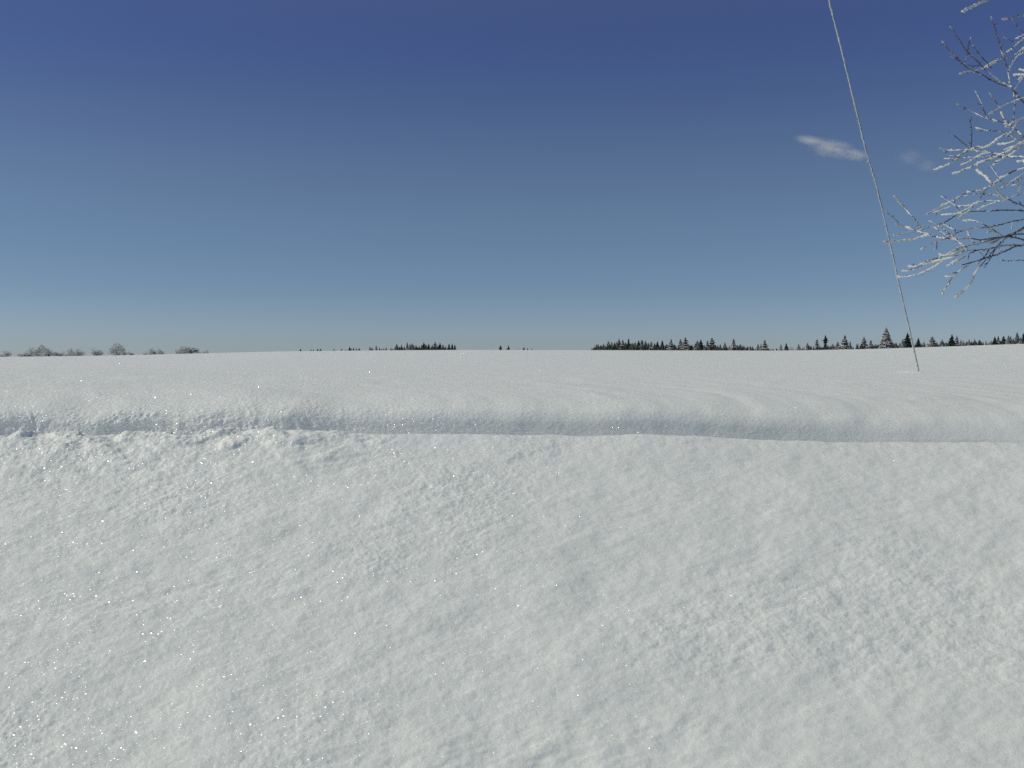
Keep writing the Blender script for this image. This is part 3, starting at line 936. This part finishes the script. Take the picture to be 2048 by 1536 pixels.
# rimed leafless trees and bushes far left
LF = [leafless_mesh('rimed', 40 + i, M_FROSTWOOD, w_, up, 5, 0.75 if i == 1 else 0.0) for i, (w_, up) in enumerate(((0.55, .4), (0.42, .9), (0.7, .3), (0.5, .6)))]
LG = leafless_mesh('rimed_green', 60, M_FROSTGREEN, 0.65, .3)
LW = leafless_mesh('laden', 70, M_LADEN, 0.8, .3)
bushes = [  # centre px, top py, width px, variant, name, label
    (12, 703, 18, 0, 'rimed_bush', 'small rounded rimed bush at the far left edge of the horizon'),
    (49, 707.5, 17, 2, 'rimed_bush', 'low rimed bush sloping off the left side of the big bush clump'),
    (63, 697, 21, 0, 'rimed_tree', 'rounded rimed tree left of the peaked one in the far left clump'),
    (82, 688.5, 20, 1, 'rimed_tree', 'tallest peaked rimed tree in the far left clump'),
    (96, 698.5, 19, 3, 'rimed_tree', 'rounded rimed tree right of the peaked one in the far left clump'),
    (110, 704, 10, 2, 'rimed_bush', 'tiny pale rimed bush at the right end of the far left clump'),
    (121, 706.5, 10, 2, 'rimed_bush', 'very low dark rimed bush between the two far left clumps'),
    (131, 709, 9, 2, 'rimed_bush', 'lowest rimed bush, a faint strip left of the twin trees'),
    (143, 698.5, 14, 3, 'rimed_tree', 'left tree of the rimed pair right of the far left clump'),
    (156, 699, 18, 0, 'rimed_tree', 'wider right tree of the rimed pair right of the far left clump'),
    (194, 700.5, 15, 2, 'rimed_bush', 'faint lone rimed bush left of the tall peaked lone tree'),
    (234, 685.0, 22, 1, 'rimed_tree', 'tall lone rimed tree with a peaked crown and see-through gaps'),
    (247, 703, 9, 2, 'rimed_bush', 'small dark rimed bush at the right foot of the tall lone tree'),
    (262, 706, 8, 2, 'rimed_bush', 'tiny rimed bush standing alone right of the tall lone tree'),
    (296, 706.5, 14, 2, 'rimed_bush', 'flat rimed bush leading into the low double-humped clump'),
    (307, 698.5, 15, 3, 'rimed_bush', 'left hump of the low double-humped rimed clump'),
    (321, 699, 12, 3, 'rimed_bush', 'right hump of the low double-humped rimed clump'),
    (358, 702, 10, 2, 'rimed_bush', 'low rimed bush under the left side of the greenish clump'),
    (366, 691.5, 18, 1, 'rimed_tree', 'pale peaked rimed tree beside the greenish one'),
    (379, 697, 20, 4, 'rimed_tree', 'greenish grey rimed tree with a rounded crown'),
    (392, 703.5, 9, 2, 'rimed_bush', 'small rimed bush just right of the greenish tree'),
    (405, 704.5, 12, 2, 'rimed_bush', 'flat rimed bush near the right end of the bush row'),
    (414, 701, 8, 3, 'rimed_bush', 'last rimed bush at the right end of the bush row'),
]
for px, yt, wd, v, nm, lab in bushes:
    D = rt_.uniform(330, 400)
    cm, tm = LG if v == 4 else LF[v]
    u, s = US(px, yt)
    g = ground_z(u * D, D)
    H = s * D - g
    natural = float(np.percentile([abs(q.co.x) for q in cm.vertices], 88)) * 2
    wf = (wd / F * D) / (H * natural) * 1.1
    far_tree(nm, px, yt, D, lab, 'rimed trees and bushes far left', cm, tm, wf, 'bush' if 'bush' in nm else 'tree')
far_tree('snow_laden_bush', 1583, 693, 340, 'small white snow laden bush standing among the pale spruces', None, LW[0], LW[1], 0.55, 'bush')

# low undergrowth between the spruces: too fine to count
mb = MB(); ru = random.Random(4)
for x0, x1, dens, hmax in ((1190, 1400, 120, 3.2), (1400, 1500, 60, 2.6), (1500, 1600, 30, 1.6), (1600, 1720, 44, 2.4), (1715, 1830, 60, 2.6), (1830, 2060, 90, 2.6), (790, 905, 60, 2.6), (738, 790, 14, 1.2)):
    for _ in range(dens):
        px = ru.uniform(x0, x1); D = ru.uniform(345, 470) if px > 1000 else ru.uniform(440, 520)
        u, s = US(px, 700)
        g = ground_z(u * D, D)
        k = -float(Sarr(horizon_px(px))) * -1
        H = (k * D - g) + hmax * ru.uniform(0.3, 1.0)
        for _k in range(7):
            q = Vector((u * D + ru.uniform(-1.2, 1.2), D + ru.uniform(-1, 1), g - 0.2))
            top = q + Vector((ru.uniform(-.6, .6), ru.uniform(-.6, .6), H * ru.uniform(.6, 1)))
            mb.tube([q, q.lerp(top, .5), top], [0.28, 0.34, 0.04], 4, jitter=.3, rnd=ru, cap=False)
un = mb.build('undergrowth', M_SPRUCE_F, None, False)
tag(un, 'low snowy undergrowth between the distant spruces', 'undergrowth', kind='stuff')

# ------------------------------------------------------------------ two wisps of cloud
def cloud(px, py, wpx_, hpx, dens, seed, label, lobes, roll):
    D = 1800.0
    c = pt(px, py, D)
    rx, rz = wpx_ / 2 * D / F, hpx / 2 * D / F
    mb = MB(); mb.blob((0, 0, 0), 1.0, random.Random(seed), 0.0, sub=3)
    m = bpy.data.materials.new('cloud_vapour'); m.use_nodes = True
    n = m.node_tree; n.nodes.clear()
    N, L = n.nodes.new, n.links.new
    out = N('ShaderNodeOutputMaterial'); vol = N('ShaderNodeVolumePrincipled')
    vol.inputs['Color'].default_value = (0.94, 0.92, 0.91, 1)
    vol.inputs['Anisotropy'].default_value = 0.2
    tc = N('ShaderNodeTexCoord')
    nz = N('ShaderNodeTexNoise'); nz.inputs['Scale'].default_value = 2.3; nz.inputs['Detail'].default_value = 7; nz.inputs['Roughness'].default_value = .6
    mp = N('ShaderNodeMapping'); mp.inputs['Location'].default_value = (seed * 1.7, 0, seed)
    L(tc.outputs['Object'], mp.inputs['Vector']); L(mp.outputs[0], nz.inputs['Vector'])
    acc = None
    for (lx, lz, lr, la) in lobes:
        sb = N('ShaderNodeVectorMath'); sb.operation = 'SUBTRACT'; sb.inputs[1].default_value = (lx, 0, lz)
        L(tc.outputs['Object'], sb.inputs[0])
        mu = N('ShaderNodeVectorMath'); mu.operation = 'MULTIPLY'; mu.inputs[1].default_value = (1 / lr, 1.2, 1 / la)
        L(sb.outputs[0], mu.inputs[0])
        le = N('ShaderNodeVectorMath'); le.operation = 'LENGTH'; L(mu.outputs[0], le.inputs[0])
        mr = N('ShaderNodeMapRange'); mr.interpolation_type = 'SMOOTHSTEP'
        mr.inputs['From Min'].default_value = 1.0; mr.inputs['From Max'].default_value = 0.1
        L(le.outputs['Value'], mr.inputs['Value'])
        if acc is None: acc = mr.outputs[0]
        else:
            mx = N('ShaderNodeMath'); mx.operation = 'MAXIMUM'; L(acc, mx.inputs[0]); L(mr.outputs[0], mx.inputs[1]); acc = mx.outputs[0]
    rmp = N('ShaderNodeMapRange'); rmp.inputs['From Min'].default_value = .38; rmp.inputs['From Max'].default_value = .62
    L(nz.outputs['Fac'], rmp.inputs['Value'])
    m1 = N('ShaderNodeMath'); m1.operation = 'MULTIPLY'; L(acc, m1.inputs[0]); L(rmp.outputs[0], m1.inputs[1])
    m2 = N('ShaderNodeMath'); m2.operation = 'MULTIPLY'; m2.inputs[1].default_value = dens; L(m1.outputs[0], m2.inputs[0])
    L(m2.outputs[0], vol.inputs['Density']); L(vol.outputs[0], out.inputs['Volume'])
    o = mb.build('cloud', m)
    o.location = c; o.scale = (rx, 22, rz); o.rotation_euler = (0, roll, 0)
    tag(o, label, 'cloud')
cloud(1664, 297, 170, 60, 0.066, 3, 'small wispy cloud just left of the guy wire', [(-0.5, 0.22, 0.50, 0.45), (-0.02, 0.0, 0.75, 0.80), (0.45, -0.12, 0.55, 0.5)], math.radians(11))
cloud(1834, 321, 110, 56, 0.013, 8, 'fainter, smaller cloud wisp between the guy wire and the icy tree', [(-0.2, 0.1, 0.8, 0.75), (0.35, -0.15, 0.62, 0.6)], math.radians(14))
